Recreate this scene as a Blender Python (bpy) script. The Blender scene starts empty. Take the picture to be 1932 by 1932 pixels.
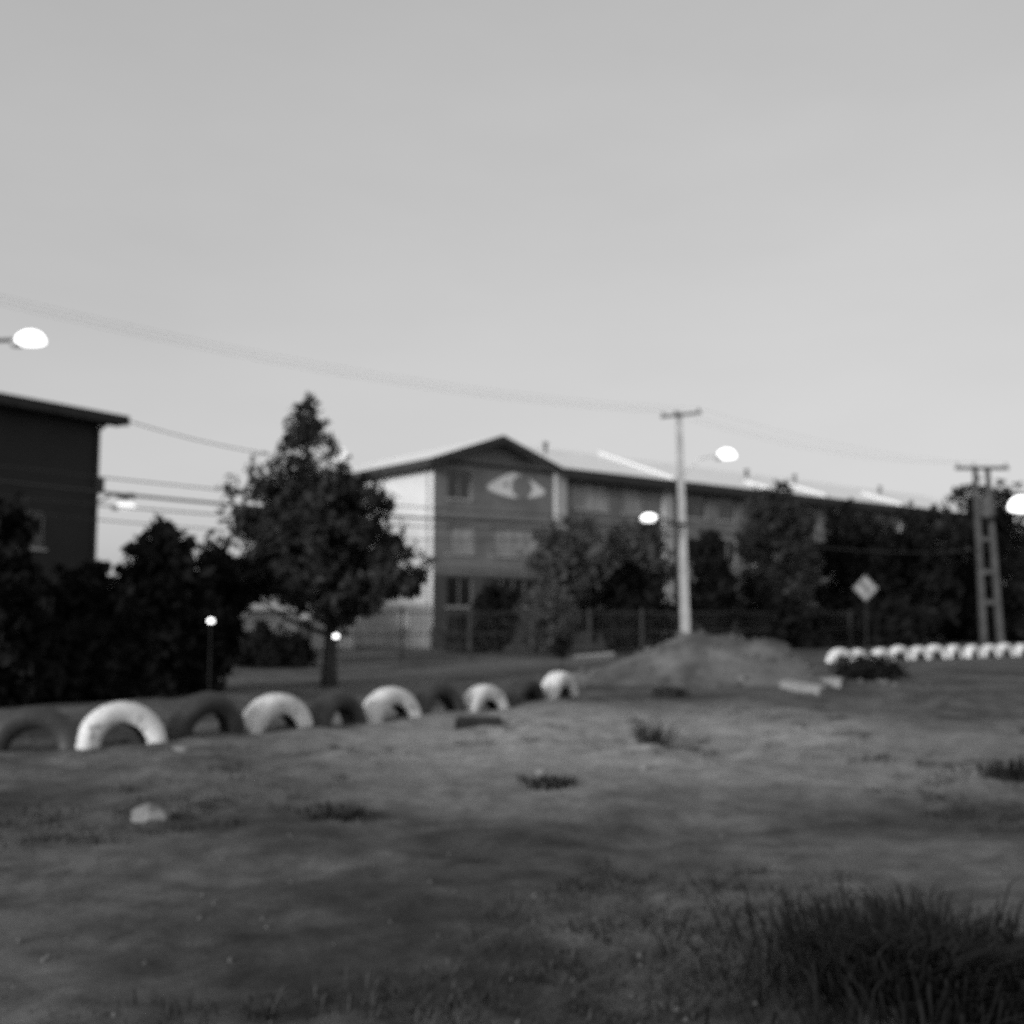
import bpy, math, random
import numpy as np
from mathutils import Vector, Matrix, noise

R = math.radians
random.seed(7); rng = np.random.default_rng(7)
S = bpy.context.scene
COL = S.collection

# ------------------------------------------------------------------ camera
EYE = 1.4
PITCH = math.atan(194 / 2070)
cam_data = bpy.data.cameras.new('camera')
cam = bpy.data.objects.new('camera', cam_data); COL.objects.link(cam)
cam.location = (0, 0, EYE)
cam.rotation_euler = (R(90) + PITCH, 0, 0)
cam_data.sensor_width = 36; cam_data.sensor_height = 36
cam_data.lens = 36 * 2070 / 1932
cam_data.clip_start = 0.1; cam_data.clip_end = 3000
cam_data.dof.use_dof = True                 # a plastic lens left focused close by: everything beyond is soft
cam_data.dof.focus_distance = 1.2
cam_data.dof.aperture_fstop = 4.4
S.camera = cam

# ------------------------------------------------------------------ sky, sun, exposure
SUN_AZ = R(219); SUN_EL = R(13)
w = bpy.data.worlds.new('World'); S.world = w; w.use_nodes = True
nt = w.node_tree; nt.nodes.clear()
o_ = nt.nodes.new('ShaderNodeOutputWorld'); bg = nt.nodes.new('ShaderNodeBackground')
sky = nt.nodes.new('ShaderNodeTexSky'); sky.sky_type = 'NISHITA'; sky.sun_disc = False
sky.sun_elevation = SUN_EL; sky.sun_rotation = SUN_AZ
sky.air_density = 1.0; sky.dust_density = 3.0; sky.ozone_density = 1.0
bw = nt.nodes.new('ShaderNodeRGBToBW')
nt.links.new(sky.outputs[0], bw.inputs[0])
veil = nt.nodes.new('ShaderNodeMath'); veil.operation = 'POWER'; veil.inputs[1].default_value = .36   # thin cloud evens the sky out
nt.links.new(bw.outputs[0], veil.inputs[0])
tcw = nt.nodes.new('ShaderNodeTexCoord'); cl_ = nt.nodes.new('ShaderNodeTexNoise')      # faint unevenness of high cloud, all round
cl_.inputs['Scale'].default_value = 2.2; cl_.inputs['Detail'].default_value = 6; cl_.inputs['Roughness'].default_value = .55
mpw = nt.nodes.new('ShaderNodeMapping'); mpw.inputs['Scale'].default_value = (1, 1, 3)
nt.links.new(tcw.outputs['Generated'], mpw.inputs['Vector']); nt.links.new(mpw.outputs[0], cl_.inputs['Vector'])
ma = nt.nodes.new('ShaderNodeMath'); ma.operation = 'MULTIPLY_ADD'; ma.inputs[1].default_value = .22; ma.inputs[2].default_value = .91
nt.links.new(cl_.outputs['Fac'], ma.inputs[0])
mm_ = nt.nodes.new('ShaderNodeMath'); mm_.operation = 'MULTIPLY'; nt.links.new(veil.outputs[0], mm_.inputs[0]); nt.links.new(ma.outputs[0], mm_.inputs[1])
nt.links.new(mm_.outputs[0], bg.inputs['Color'])
bg.inputs['Strength'].default_value = 0.15
nt.links.new(bg.outputs[0], o_.inputs[0])

sd = bpy.data.lights.new('sun', 'SUN'); sd.energy = 1.0; sd.angle = R(14); sd.color = (1, 1, 1)
so = bpy.data.objects.new('sun', sd); COL.objects.link(so)
sdir = Vector((math.sin(SUN_AZ) * math.cos(SUN_EL), math.cos(SUN_AZ) * math.cos(SUN_EL), math.sin(SUN_EL)))
so.rotation_euler = sdir.to_track_quat('Z', 'Y').to_euler(); so.location = sdir * 60

S.view_settings.view_transform = 'Standard'; S.view_settings.look = 'None'
S.view_settings.exposure = 1.45; S.view_settings.gamma = 1.0
S.render.engine = 'CYCLES'
S.cycles.use_denoising = False               # the residual noise stands in the place of film grain
S.cycles.max_bounces = 6

# ------------------------------------------------------------------ pixel helpers (1932 px wide view of the photograph)
_cp, _sp = math.cos(PITCH), math.sin(PITCH)
def ray(px, py):
    a = (px - 966) / 2070; b = (966 - py) / 2070
    return Vector((a, _cp - b * _sp, _sp + b * _cp))
def at(px, py, Y):
    d = ray(px, py); k = Y / d.y
    return Vector((d.x * k, Y, EYE + d.z * k))
def gnd(px, py, z=0.0):
    d = ray(px, py); k = (z - EYE) / d.z
    return Vector((d.x * k, d.y * k, z))

# ------------------------------------------------------------------ ground relief
def sstep(a, b, x):
    t = min(1, max(0, (x - a) / (b - a))); return t * t * (3 - 2 * t)
def gz(x, y):
    f = 1 - sstep(17, 26, y)
    f *= 1 - sstep(14, 22, abs(x))
    z = 0.09 * noise.noise((x * .45, y * .45, 3.1)) + 0.065 * noise.noise((x * 1.1, y * 1.3, 8.2))
    z += 0.032 * noise.noise((x * 4.1, y * 4.1, 1.7)) + 0.014 * noise.noise((x * 9.0, y * 9.0, 5.7))
    return z * f + 0.012 * noise.noise((x * .8, y * .8, 0.3)) * (1 - f)

# ------------------------------------------------------------------ materials (the photograph is black and white: neutral greys)
def mat(name, v, rough=.85, spread=.25, scale=6, detail=4, bump=0.0, bscale=None, metal=0.0, spec=.3):
    m = bpy.data.materials.new(name); m.use_nodes = True
    n = m.node_tree.nodes; l = m.node_tree.links
    b = n['Principled BSDF']; b.inputs['Roughness'].default_value = rough
    b.inputs['Metallic'].default_value = metal
    b.inputs['Specular IOR Level'].default_value = spec
    tc = n.new('ShaderNodeTexCoord'); nz = n.new('ShaderNodeTexNoise')
    nz.inputs['Scale'].default_value = scale; nz.inputs['Detail'].default_value = detail
    nz.inputs['Roughness'].default_value = .6
    l.new(tc.outputs['Object'], nz.inputs['Vector'])
    r = n.new('ShaderNodeValToRGB')
    lo, hi = v * (1 - spread), v * (1 + spread)
    r.color_ramp.elements[0].position = .3; r.color_ramp.elements[0].color = (lo, lo, lo, 1)
    r.color_ramp.elements[1].position = .7; r.color_ramp.elements[1].color = (hi, hi, hi, 1)
    l.new(nz.outputs['Fac'], r.inputs['Fac']); l.new(r.outputs['Color'], b.inputs['Base Color'])
    if bump:
        bn = n.new('ShaderNodeBump'); bn.inputs['Strength'].default_value = bump; bn.inputs['Distance'].default_value = .03
        n2 = n.new('ShaderNodeTexNoise'); n2.inputs['Scale'].default_value = bscale or scale * 4; n2.inputs['Detail'].default_value = 5
        l.new(tc.outputs['Object'], n2.inputs['Vector']); l.new(n2.outputs['Fac'], bn.inputs['Height'])
        l.new(bn.outputs['Normal'], b.inputs['Normal'])
    return m

def leaf_mat(name, v):
    m = bpy.data.materials.new(name); m.use_nodes = True
    n = m.node_tree.nodes; l = m.node_tree.links; b = n['Principled BSDF']
    b.inputs['Roughness'].default_value = .75; b.inputs['Specular IOR Level'].default_value = .08
    g = n.new('ShaderNodeNewGeometry'); r = n.new('ShaderNodeValToRGB')
    r.color_ramp.elements[0].color = (v * .5, v * .5, v * .5, 1); r.color_ramp.elements[1].color = (v * 1.6, v * 1.6, v * 1.6, 1)
    l.new(g.outputs['Random Per Island'], r.inputs['Fac']); l.new(r.outputs['Color'], b.inputs['Base Color'])
    return m

def glow_mat(name, s):
    m = bpy.data.materials.new(name); m.use_nodes = True
    b = m.node_tree.nodes['Principled BSDF']
    b.inputs['Base Color'].default_value = (.9, .9, .9, 1)
    b.inputs['Emission Color'].default_value = (1, 1, 1, 1); b.inputs['Emission Strength'].default_value = s
    return m

def ground_mat():
    m = bpy.data.materials.new('bare_soil'); m.use_nodes = True
    n = m.node_tree.nodes; l = m.node_tree.links; b = n['Principled BSDF']
    b.inputs['Roughness'].default_value = .95; b.inputs['Specular IOR Level'].default_value = .15
    g = n.new('ShaderNodeNewGeometry')
    def nz(scale, detail, rough=.6, off=0):
        mp = n.new('ShaderNodeMapping'); mp.inputs['Location'].default_value = (off, off * .7, 0)
        l.new(g.outputs['Position'], mp.inputs['Vector'])
        t = n.new('ShaderNodeTexNoise'); t.inputs['Scale'].default_value = scale; t.inputs['Detail'].default_value = detail
        t.inputs['Roughness'].default_value = rough; l.new(mp.outputs[0], t.inputs['Vector']); return t.outputs['Fac']
    def ramp(fac, p0, c0, p1, c1):
        r = n.new('ShaderNodeValToRGB')
        r.color_ramp.elements[0].position = p0; r.color_ramp.elements[0].color = (c0, c0, c0, 1)
        r.color_ramp.elements[1].position = p1; r.color_ramp.elements[1].color = (c1, c1, c1, 1)
        l.new(fac, r.inputs['Fac']); return r.outputs['Color']
    def mix(fac, a, bb, mode='MIX'):
        x = n.new('ShaderNodeMix'); x.data_type = 'RGBA'; x.blend_type = mode
        if isinstance(fac, float): x.inputs[0].default_value = fac
        else: l.new(fac, x.inputs[0])
        l.new(a, x.inputs[6]); l.new(bb, x.inputs[7]); return x.outputs[2]
    dirt = ramp(nz(1.6, 8, .65), .32, .08, .7, .17)
    grass = ramp(nz(3.0, 8, .7, 9), .3, .03, .72, .075)
    big = ramp(nz(.42, 5, .6, 4), .44, 0, .6, 1)
    # pale bare patch mid-yard, ragged rim: lens vignette partly painted into the soil tone
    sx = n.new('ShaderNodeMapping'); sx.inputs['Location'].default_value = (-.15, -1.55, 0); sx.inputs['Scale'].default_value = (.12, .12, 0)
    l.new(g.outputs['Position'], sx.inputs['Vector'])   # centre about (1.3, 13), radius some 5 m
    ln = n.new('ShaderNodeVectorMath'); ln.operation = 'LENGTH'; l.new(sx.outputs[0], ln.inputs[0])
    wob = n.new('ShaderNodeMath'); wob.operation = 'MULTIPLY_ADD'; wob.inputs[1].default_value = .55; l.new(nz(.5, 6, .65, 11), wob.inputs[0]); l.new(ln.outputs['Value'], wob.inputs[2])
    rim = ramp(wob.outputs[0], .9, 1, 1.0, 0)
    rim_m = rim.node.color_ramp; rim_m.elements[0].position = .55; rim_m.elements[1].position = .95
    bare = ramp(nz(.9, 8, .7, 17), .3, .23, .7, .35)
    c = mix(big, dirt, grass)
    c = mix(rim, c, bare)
    fine = ramp(nz(3.4, 10, .75, 2), .34, .5, .64, 1.25)
    c = mix(1.0, c, fine, 'MULTIPLY')
    l.new(c, b.inputs['Base Color'])
    bn = n.new('ShaderNodeBump'); bn.inputs['Strength'].default_value = .8; bn.inputs['Distance'].default_value = .04
    l.new(nz(7, 10, .72, 6), bn.inputs['Height']); l.new(bn.outputs[0], b.inputs['Normal'])
    return m

def chipped(name, paint, under):
    m = mat(name, paint, .65, .15, 4, 6, .3, 26)
    n = m.node_tree.nodes; l = m.node_tree.links; b = n['Principled BSDF']
    src = b.inputs['Base Color'].links[0].from_socket
    oi = n.new('ShaderNodeObjectInfo'); tc = n.new('ShaderNodeTexCoord')
    ad = n.new('ShaderNodeVectorMath'); l.new(tc.outputs['Object'], ad.inputs[0])
    cb = n.new('ShaderNodeCombineXYZ'); ml = n.new('ShaderNodeMath'); ml.operation = 'MULTIPLY'; ml.inputs[1].default_value = 40
    l.new(oi.outputs['Random'], ml.inputs[0]); l.new(ml.outputs[0], cb.inputs[0]); l.new(cb.outputs[0], ad.inputs[1])
    z = n.new('ShaderNodeTexNoise'); z.inputs['Scale'].default_value = 7; z.inputs['Detail'].default_value = 8; z.inputs['Roughness'].default_value = .7
    l.new(ad.outputs[0], z.inputs['Vector'])
    r_ = n.new('ShaderNodeValToRGB'); r_.color_ramp.elements[0].position = .56; r_.color_ramp.elements[1].position = .64
    l.new(z.outputs['Fac'], r_.inputs['Fac'])
    x = n.new('ShaderNodeMix'); x.data_type = 'RGBA'; x.inputs[7].default_value = (under, under, under, 1)
    l.new(r_.outputs['Color'], x.inputs[0]); l.new(src, x.inputs[6]); l.new(x.outputs[2], b.inputs['Base Color'])
    return m

M = dict(
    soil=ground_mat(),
    lane=mat('trodden_lane', .12, .95, .3, 1.4, 8, .5, 12, spec=.1),
    mound=mat('heaped_soil', .115, .95, .6, 1.6, 8, .9, 14, spec=.1),
    white_tyre=chipped('white_painted_rubber', .70, .16),
    black_tyre=mat('worn_black_rubber', .035, .5, .4, 5, 6, .25, 30, spec=.5),
    white_wall=mat('white_painted_wall', .66, .9, .06, 1.2, 6, .15, 20),
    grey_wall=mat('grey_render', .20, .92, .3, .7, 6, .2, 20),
    dado=mat('grey_dado_paint', .30, .9, .2, 1.2, 6, .15, 20),
    pale_wall=mat('pale_render', .42, .9, .1, 1.4, 6, .15, 20),
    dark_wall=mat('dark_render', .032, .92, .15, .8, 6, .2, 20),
    dark_paint=mat('dark_plinth_paint', .085, .9, .2, 1.2, 6, .2, 20),
    fascia=mat('dark_fascia', .035, .8, .3, 3),
    zinc=mat('weathered_zinc', .78, .45, .08, 2.5, 5, .1, 12),
    flashing=mat('white_flashing', .74, .4, .06, 3),
    frame=mat('window_frame', .22, .6, .2, 5),
    glass=mat('dark_glass', .03, .08, .3, .9, spec=.5),
    curtain=mat('pale_curtained_glass', .34, .5, .25, 1.8, 4),
    mural=mat('mural_white', .82, .8, .08, 3, 5),
    mural_grey=mat('mural_grey', .22, .8, .25, 3, 5),
    concrete=mat('pale_concrete', .36, .85, .22, 2.2, 6, .2, 30),
    post_concrete=mat('grey_concrete', .075, .85, .3, 2.2, 6, .2, 30),
    steel=mat('dark_steel', .05, .55, .3, 6),
    pale_steel=mat('galvanised_steel', .45, .45, .15, 6, metal=.3),
    bark=mat('bark', .05, .95, .4, 8, 6, .6, 30),
    pale_bark=mat('pale_bark', .16, .95, .4, 8, 6, .6, 30),
    wire=mat('black_cable', .03, .7, .2, 5),
    stone=mat('pale_stone', .20, .9, .25, 6, 6, .5, 20),
    pebble=mat('pebble', .10, .9, .4, 6),
    board=mat('pale_board', .33, .8, .2, 4, 6, .2, 20),
    oldwood=mat('dark_old_wood', .025, .9, .4, 6, 6, .4, 20),
    sign=mat('sign_face', .30, .5, .15, 5),
    lamp=glow_mat('lamp_glow', .8),
    lamp_dim=glow_mat('dim_lamp_glow', .4),
    lamp_small=glow_mat('small_lamp_glow', 1.0),
    leaf=leaf_mat('leaf', .034), leaf_dark=leaf_mat('leaf_dark', .012), leaf_grey=leaf_mat('leaf_grey', .065),
    blade=leaf_mat('blade', .04), blade_dark=leaf_mat('blade_dark', .013),
)

# ------------------------------------------------------------------ mesh helpers
class MB:
    def __init__(s): s.v = []; s.f = []
    def add(s, v, f):
        k = len(s.v); s.v += [tuple(p) for p in v]; s.f += [tuple(i + k for i in q) for q in f]; return s
    def box(s, x0, x1, y0, y1, z0, z1):
        v = [(x, y, z) for z in (z0, z1) for y in (y0, y1) for x in (x0, x1)]
        return s.add(v, [(0, 2, 3, 1), (4, 5, 7, 6), (0, 1, 5, 4), (2, 6, 7, 3), (0, 4, 6, 2), (1, 3, 7, 5)])
    def hexa(s, p):     # eight corners, lower four then upper four
        return s.add(p, [(3, 2, 1, 0), (4, 5, 6, 7), (0, 1, 5, 4), (1, 2, 6, 5), (2, 3, 7, 6), (3, 0, 4, 7)])
    def tube(s, pts, rad, n=8, cap=True):
        pts = [Vector(p) for p in pts]
        if not hasattr(rad, '__len__'): rad = [rad] * len(pts)
        vs = []; fs = []; prev = None
        for i, p in enumerate(pts):
            d = (pts[min(i + 1, len(pts) - 1)] - pts[max(i - 1, 0)]).normalized()
            if prev is None:
                a = d.orthogonal().normalized()
            else:
                a = (prev - d * prev.dot(d))
                a = a.normalized() if a.length > 1e-6 else d.orthogonal().normalized()
            prev = a; b = d.cross(a)
            for k in range(n):
                t = 2 * math.pi * k / n
                vs.append(p + (a * math.cos(t) + b * math.sin(t)) * rad[i])
        for i in range(len(pts) - 1):
            for k in range(n):
                fs.append((i * n + k, i * n + (k + 1) % n, (i + 1) * n + (k + 1) % n, (i + 1) * n + k))
        if cap:
            fs.append(tuple(reversed(range(n)))); fs.append(tuple(range((len(pts) - 1) * n, len(pts) * n)))
        return s.add(vs, fs)
    def build(s, name, m, parent=None, smooth=False, kind=None):
        me = bpy.data.meshes.new(name); me.from_pydata(s.v, [], s.f); me.update()
        if m: me.materials.append(m)
        if smooth: me.shade_smooth()
        o = bpy.data.objects.new(name, me); COL.objects.link(o); o.parent = parent
        if kind: o['kind'] = kind
        return o

def tag(o, label, cat, group=None):
    o['label'] = label; o['category'] = cat
    if group: o['group'] = group
    return o
def thing(name, label, cat, loc=(0, 0, 0), rz=0, group=None):
    o = bpy.data.objects.new(name, None); COL.objects.link(o); o.empty_display_size = .2
    o.location = loc; o.rotation_euler = (0, 0, rz)
    return tag(o, label, cat, group)
def copy_tree(o, parent=None):
    c = o.copy(); COL.objects.link(c); c.parent = parent
    for ch in list(o.children): copy_tree(ch, c)
    return c

# ------------------------------------------------------------------ ground sheet
def spaced(a, b, first, grow, cap):
    out = [a]; st = first
    while out[-1] < b:
        out.append(out[-1] + st); st = min(cap, st * grow)
    return out
xs_p = spaced(0, 400, .075, 1.018, 60)
xs = [-x for x in reversed(xs_p[1:])] + xs_p
ys = [-300, -120, -40, -12, -4, -1] + spaced(0, 900, .09, 1.011, 80)
gv = [(x, y, gz(x, y) if (abs(x) < 60 and -5 < y < 80) else 0.0) for y in ys for x in xs]
nx = len(xs)
gf = [(j * nx + i, j * nx + i + 1, (j + 1) * nx + i + 1, (j + 1) * nx + i) for j in range(len(ys) - 1) for i in range(nx - 1)]
g = MB(); g.v = gv; g.f = gf
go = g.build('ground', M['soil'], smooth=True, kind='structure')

# trodden lane running behind the near tyre row
A = gnd(-250, 1385); B = gnd(1010, 1268)
lm = MB(); dl = (B - A); dl.z = 0; L_ = dl.length; dl.normalize(); dn = Vector((-dl.y, dl.x, 0))
rows = []
for i in range(90):
    u = -6 + (L_ + 16) * i / 89
    e0 = .15 + .3 * noise.noise((u * .5, 1, 0)); e1 = 3.4 + .5 * noise.noise((u * .4, 7, 0))
    rows.append([A + dl * u + dn * (e0 + (e1 - e0) * k / 10) for k in range(11)])
lm.v = [(p.x, p.y, gz(p.x, p.y) + .012 - .03 * (1 if k in (0, 10) else 0)) for r_ in rows for k, p in enumerate(r_)]
lm.f = [(i * 11 + k + 1, i * 11 + k, (i + 1) * 11 + k, (i + 1) * 11 + k + 1) for i in range(89) for k in range(10)]
lm.build('lane', M['lane'], smooth=True, kind='structure')

# ------------------------------------------------------------------ blocks of flats
def wall_with_openings(t0, t1, z0, z1, wins, y=0.0, reveal=.16):
    """facade facing -y in local space with real openings and reveals"""
    b = MB()
    tb = sorted(set([t0, t1] + [q for w_ in wins for q in w_[:2]])); zb = sorted(set([z0, z1] + [q for w_ in wins for q in w_[2:4]]))
    for i in range(len(tb) - 1):
        for j in range(len(zb) - 1):
            tc, zc = (tb[i] + tb[i + 1]) / 2, (zb[j] + zb[j + 1]) / 2
            if any(w_[0] < tc < w_[1] and w_[2] < zc < w_[3] for w_ in wins): continue
            b.add([(tb[i], y, zb[j]), (tb[i + 1], y, zb[j]), (tb[i + 1], y, zb[j + 1]), (tb[i], y, zb[j + 1])], [(0, 1, 2, 3)])
    for a, c, d, e in [w_[:4] for w_ in wins]:
        p = [(a, y, d), (c, y, d), (c, y, e), (a, y, e)]; q = [(x, y + reveal, z) for x, _, z in p]
        b.add(p + q, [(0, 4, 5, 1), (1, 5, 6, 2), (2, 6, 7, 3), (3, 7, 4, 0)])
    return b

def window(parent, a, c, d, e, pane_m, y=0.0, mullions=1):
    f = MB(); w_ = .05; yy = y + .07
    f.box(a, c, yy, yy + .06, d, d + w_); f.box(a, c, yy, yy + .06, e - w_, e)
    f.box(a, a + w_, yy + .001, yy + .059, d + w_, e - w_); f.box(c - w_, c, yy + .001, yy + .059, d + w_, e - w_)
    for k in range(mullions):
        x = a + (c - a) * (k + 1) / (mullions + 1)
        f.box(x - .025, x + .025, yy + .002, yy + .058, d + w_, e - w_)
    fo = f.build('window', M['frame'], parent)
    MB().box(a + .03, c - .03, yy + .025, yy + .035, d + .03, e - .03).build('pane', pane_m, fo)
    MB().box(a - .06, c + .06, y - .07, y + .065, d - .07, d - .002).build('sill', M['pale_wall'], fo)

# ---- central block
EAVE = 8.0
Cc = at(818, 862, 46.0)
Cc.z = 0
phi = math.atan2(24.2, 29.8)
blk = thing('apartment_block', 'long grey three-storey apartment block with a gabled bay and white end wall', 'building', (Cc.x, Cc.y, 0), phi)
LEN, DEP, BAY = 46.0, 9.5, 6.6
wins = [(.75, 2.0, 6.35, 7.55, 'glass', 1)]
for z0 in (4.0, 1.75):
    gl = 'glass' if z0 < 3 else 'curtain'
    wins.append((.75, 2.1, z0, z0 + 1.25, gl, 1)); wins.append((3.1, 5.7, z0, z0 + 1.25, gl, 3))
t = 7.9
k = 0
while t < LEN - 4:
    for z0 in (1.75, 4.05, 6.35):
        lit = 'curtain' if (k == 0 and z0 > 3) else 'glass'
        wins.append((t, t + 2.3, z0, z0 + 1.25, lit, 2))
        wins.append((t + 3.3, t + 4.6, z0, z0 + 1.25, 'curtain' if k in (0, 2) and z0 > 6 else 'glass', 1))
    t += 7.15; k += 1
wall_with_openings(0, LEN, 3.12, EAVE, [q for q in wins if q[2] > 3]).build('front_wall', M['grey_wall'], blk)
wall_with_openings(0, LEN, .9, 3.12, [q for q in wins if q[2] < 3]).build('ground_floor_wall', M['dark_paint'], blk)
MB().add([(0, 0, EAVE), (BAY, 0, EAVE), (BAY / 2, 0, EAVE + 1.12)], [(0, 1, 2)]).build('gable', M['grey_wall'], blk)
MB().add([(0, DEP, 0), (0, 0, 0), (0, 0, EAVE), (0, DEP, EAVE)], [(0, 1, 2, 3)]).build('end_wall', M['white_wall'], blk)
MB().add([(LEN, 0, 0), (LEN, DEP, 0), (LEN, DEP, EAVE), (LEN, 0, EAVE)], [(0, 1, 2, 3)]).build('end_wall', M['grey_wall'], blk)
MB().add([(LEN, DEP, 0), (0, DEP, 0), (0, DEP, EAVE), (LEN, DEP, EAVE)], [(0, 1, 2, 3)]).build('back_wall', M['grey_wall'], blk)
MB().box(.002, LEN - .01, .30, .34, 1.0, EAVE - .1).build('inner_wall', M['dark_paint'], blk)
MB().box(-.04, LEN, -.05, .1, 0, .898).build('plinth', M['dark_paint'], blk)
for a, c, d, e, pm, mu in wins: window(blk, a, c, d, e, M[pm], mullions=mu)
for z in (3.35, 5.6):
    MB().box(.02, LEN, -.04, -.001, z, z + .14).build('floor_band', M['frame'], blk)
MB().box(.02, BAY - .05, -.07, -.001, EAVE - .14, EAVE - .02).build('gable_moulding', M['fascia'], blk)
# pale stair pilasters
for tt in (6.75, 13.95, 21.1, 28.3, 35.4):
    MB().box(tt, tt + .62, -.22, -.002, .0, EAVE - .12).build('pilaster', M['pale_wall'], blk)
# roofs: cross gable over the bay, long roof behind
SL = .34
def slab(p0, p1, p2, p3, th):
    lo = [Vector(p) for p in (p0, p1, p2, p3)]
    return MB().hexa(lo + [q + Vector((0, 0, th)) for q in lo])
oh = .55
pk = EAVE + 1.16; lowz = EAVE - oh * 1.12 / (BAY / 2)
rf = slab((-oh, -.6, lowz), (BAY / 2, -.6, pk), (BAY / 2, DEP + .4, pk), (-oh, DEP + .4, lowz), .06).build('roof', M['zinc'], blk)
slab((BAY / 2, -.6, pk), (BAY + .1, -.6, lowz + .17), (BAY + .1, DEP + .4, lowz + .17), (BAY / 2, DEP + .4, pk), .06).build('roof_slope', M['zinc'], rf)
for (x0, z0, x1, z1) in ((-oh - .02, lowz, BAY / 2, pk), (BAY / 2, pk, BAY + .3, EAVE - .03)):
    MB().hexa([(x0, -.64, z0 - .27), (x1, -.64, z1 - .27), (x1, -.602, z1 - .27), (x0, -.602, z0 - .27),
               (x0, -.64, z0 + .09), (x1, -.64, z1 + .09), (x1, -.602, z1 + .09), (x0, -.602, z0 + .09)]).build('bargeboard', M['fascia'], blk)
MB().box(-oh - .05, -oh - .005, -.60, DEP + .4, lowz - .26, lowz + .08).build('fascia', M['fascia'], blk)
MB().box(-oh, -.01, -.55, DEP, lowz - .1, lowz - .06).build('soffit', M['fascia'], blk)
ridge_z = EAVE + .1 + SL * (DEP / 2 + .6)
rm = slab((BAY + .12, -.6, EAVE + .02), (LEN + .5, -.6, EAVE + .02), (LEN + .5, DEP / 2, ridge_z), (BAY + .12, DEP / 2, ridge_z), .07).build('roof', M['zinc'], blk)
slab((BAY + .12, DEP / 2, ridge_z), (LEN + .5, DEP / 2, ridge_z), (LEN + .5, DEP + .6, EAVE + .02), (BAY + .12, DEP + .6, EAVE + .02), .07).build('roof_slope', M['zinc'], rm)
MB().box(BAY + .3, LEN + .5, -.66, -.61, EAVE - .36, EAVE + .10).build('fascia', M['fascia'], blk)
MB().box(BAY + .3, LEN + .5, -.60, -.01, EAVE - .12, EAVE - .06).build('soffit', M['fascia'], blk)
MB().add([(LEN, 0, EAVE), (LEN, DEP, EAVE), (LEN, DEP / 2, ridge_z - .05)], [(0, 1, 2)]).build('gable', M['grey_wall'], blk)
# pale fire-wall copings stepping down the roof
for tt, up in ((14.3, 1.0), (22.2, .35), (27.0, .45), (34.8, .5)):
    yb = -.6 + (DEP / 2 + .6) * up; z0 = EAVE + .10; z1 = EAVE + .10 + (ridge_z - EAVE) * up
    MB().hexa([(tt - .16, -.68, z0), (tt + .16, -.68, z0), (tt + .16, yb, z1), (tt - .16, yb, z1),
               (tt - .16, -.68, z0 + .16), (tt + .16, -.68, z0 + .16), (tt + .16, yb, z1 + .16), (tt - .16, yb, z1 + .16)]).build('coping', M['flashing'], rm)
for tt, yy in ((9.2, 3.4), (24.4, 3.0), (29.5, 3.4), (38.5, 3.2)):
    zb = EAVE + .1 + SL * (yy + .6)
    v = MB(); v.tube([(tt, yy, zb - .05), (tt, yy, zb + .45)], .09, 10); v.tube([(tt, yy, zb + .46), (tt, yy, zb + .58)], [.2, .04], 10)
    v.build('vent', M['steel'], rm)
# eye-like mural below the gable
cx, cz, hw, hh = 4.55, 7.02, 1.68, .68
top = [(cx + hw * u, cz + .02 + hh * (1 - abs(u) ** 1.6) * (1.05 if u < 0 else .95)) for u in np.linspace(-1, 1, 25)]
bot = [(cx + hw * u, cz - .12 - .42 * hh * (1 - u * u)) for u in np.linspace(.96, -.96, 25)]
pts = top + bot
mu = MB().add([(x, -.006, z) for x, z in pts], [tuple(range(len(pts)))]).build('mural', M['mural'], blk)
mu['label'] = 'white eye-shaped painting on the gable wall'
ci = (cx + .29, cz + .10)
MB().add([(ci[0] + .60 * math.cos(q), -.011, ci[1] + .52 * math.sin(q)) for q in np.linspace(0, 2 * math.pi, 32, endpoint=False)], [tuple(range(32))]).build('iris', M['mural_grey'], mu)
MB().add([(cx - .62 + .13 * math.cos(q), -.011, cz + .14 + .10 * math.sin(q)) for q in np.linspace(0, 2 * math.pi, 20, endpoint=False)], [tuple(range(20))]).build('painted_spot', M['mural_grey'], mu)
# meter box on the white end wall
mb_ = MB().box(-.2, -.003, 1.7, 2.25, .85, 1.45).build('meter_box', M['flashing'], blk)
MB().box(-.213, -.202, 1.75, 2.2, .9, 1.4).build('door', M['flashing'], mb_)
MB().tube([(-.05, .35, .1), (-.05, .35, EAVE - .4)], .05, 8).build('downpipe', M['pale_wall'], blk)

MB().add([(-.012, DEP, 0), (-.012, .05, 0), (-.012, .05, 1.85), (-.012, DEP, 1.85)], [(0, 1, 2, 3)]).build('dado', M['dado'], blk)
# ---- left block
tip = at(245, 790, 36.9)
EL = tip.z
dirl = Vector((.53, .85, 0)).normalized(); inl = Vector((-dirl.y, dirl.x, 0))
wc = tip - dirl * .75 + inl * .6
lb = thing('apartment_block', 'dark apartment block with a deep eave at the left edge', 'building', (wc.x, wc.y, 0), math.atan2(dirl.y, dirl.x))
lw = []
t = -3.4
for i in range(5):
    for z0 in (1.1, 3.5):
        lw.append((t, t + 1.5, z0, z0 + 1.2, 'glass', 1))
    t -= 3.4
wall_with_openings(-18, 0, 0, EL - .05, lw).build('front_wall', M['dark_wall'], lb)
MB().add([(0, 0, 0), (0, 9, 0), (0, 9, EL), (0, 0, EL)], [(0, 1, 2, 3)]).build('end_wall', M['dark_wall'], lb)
MB().add([(-18, 9, 0), (-18, 0, 0), (-18, 0, EL), (-18, 9, EL)], [(0, 1, 2, 3)]).build('end_wall', M['dark_wall'], lb)
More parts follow.
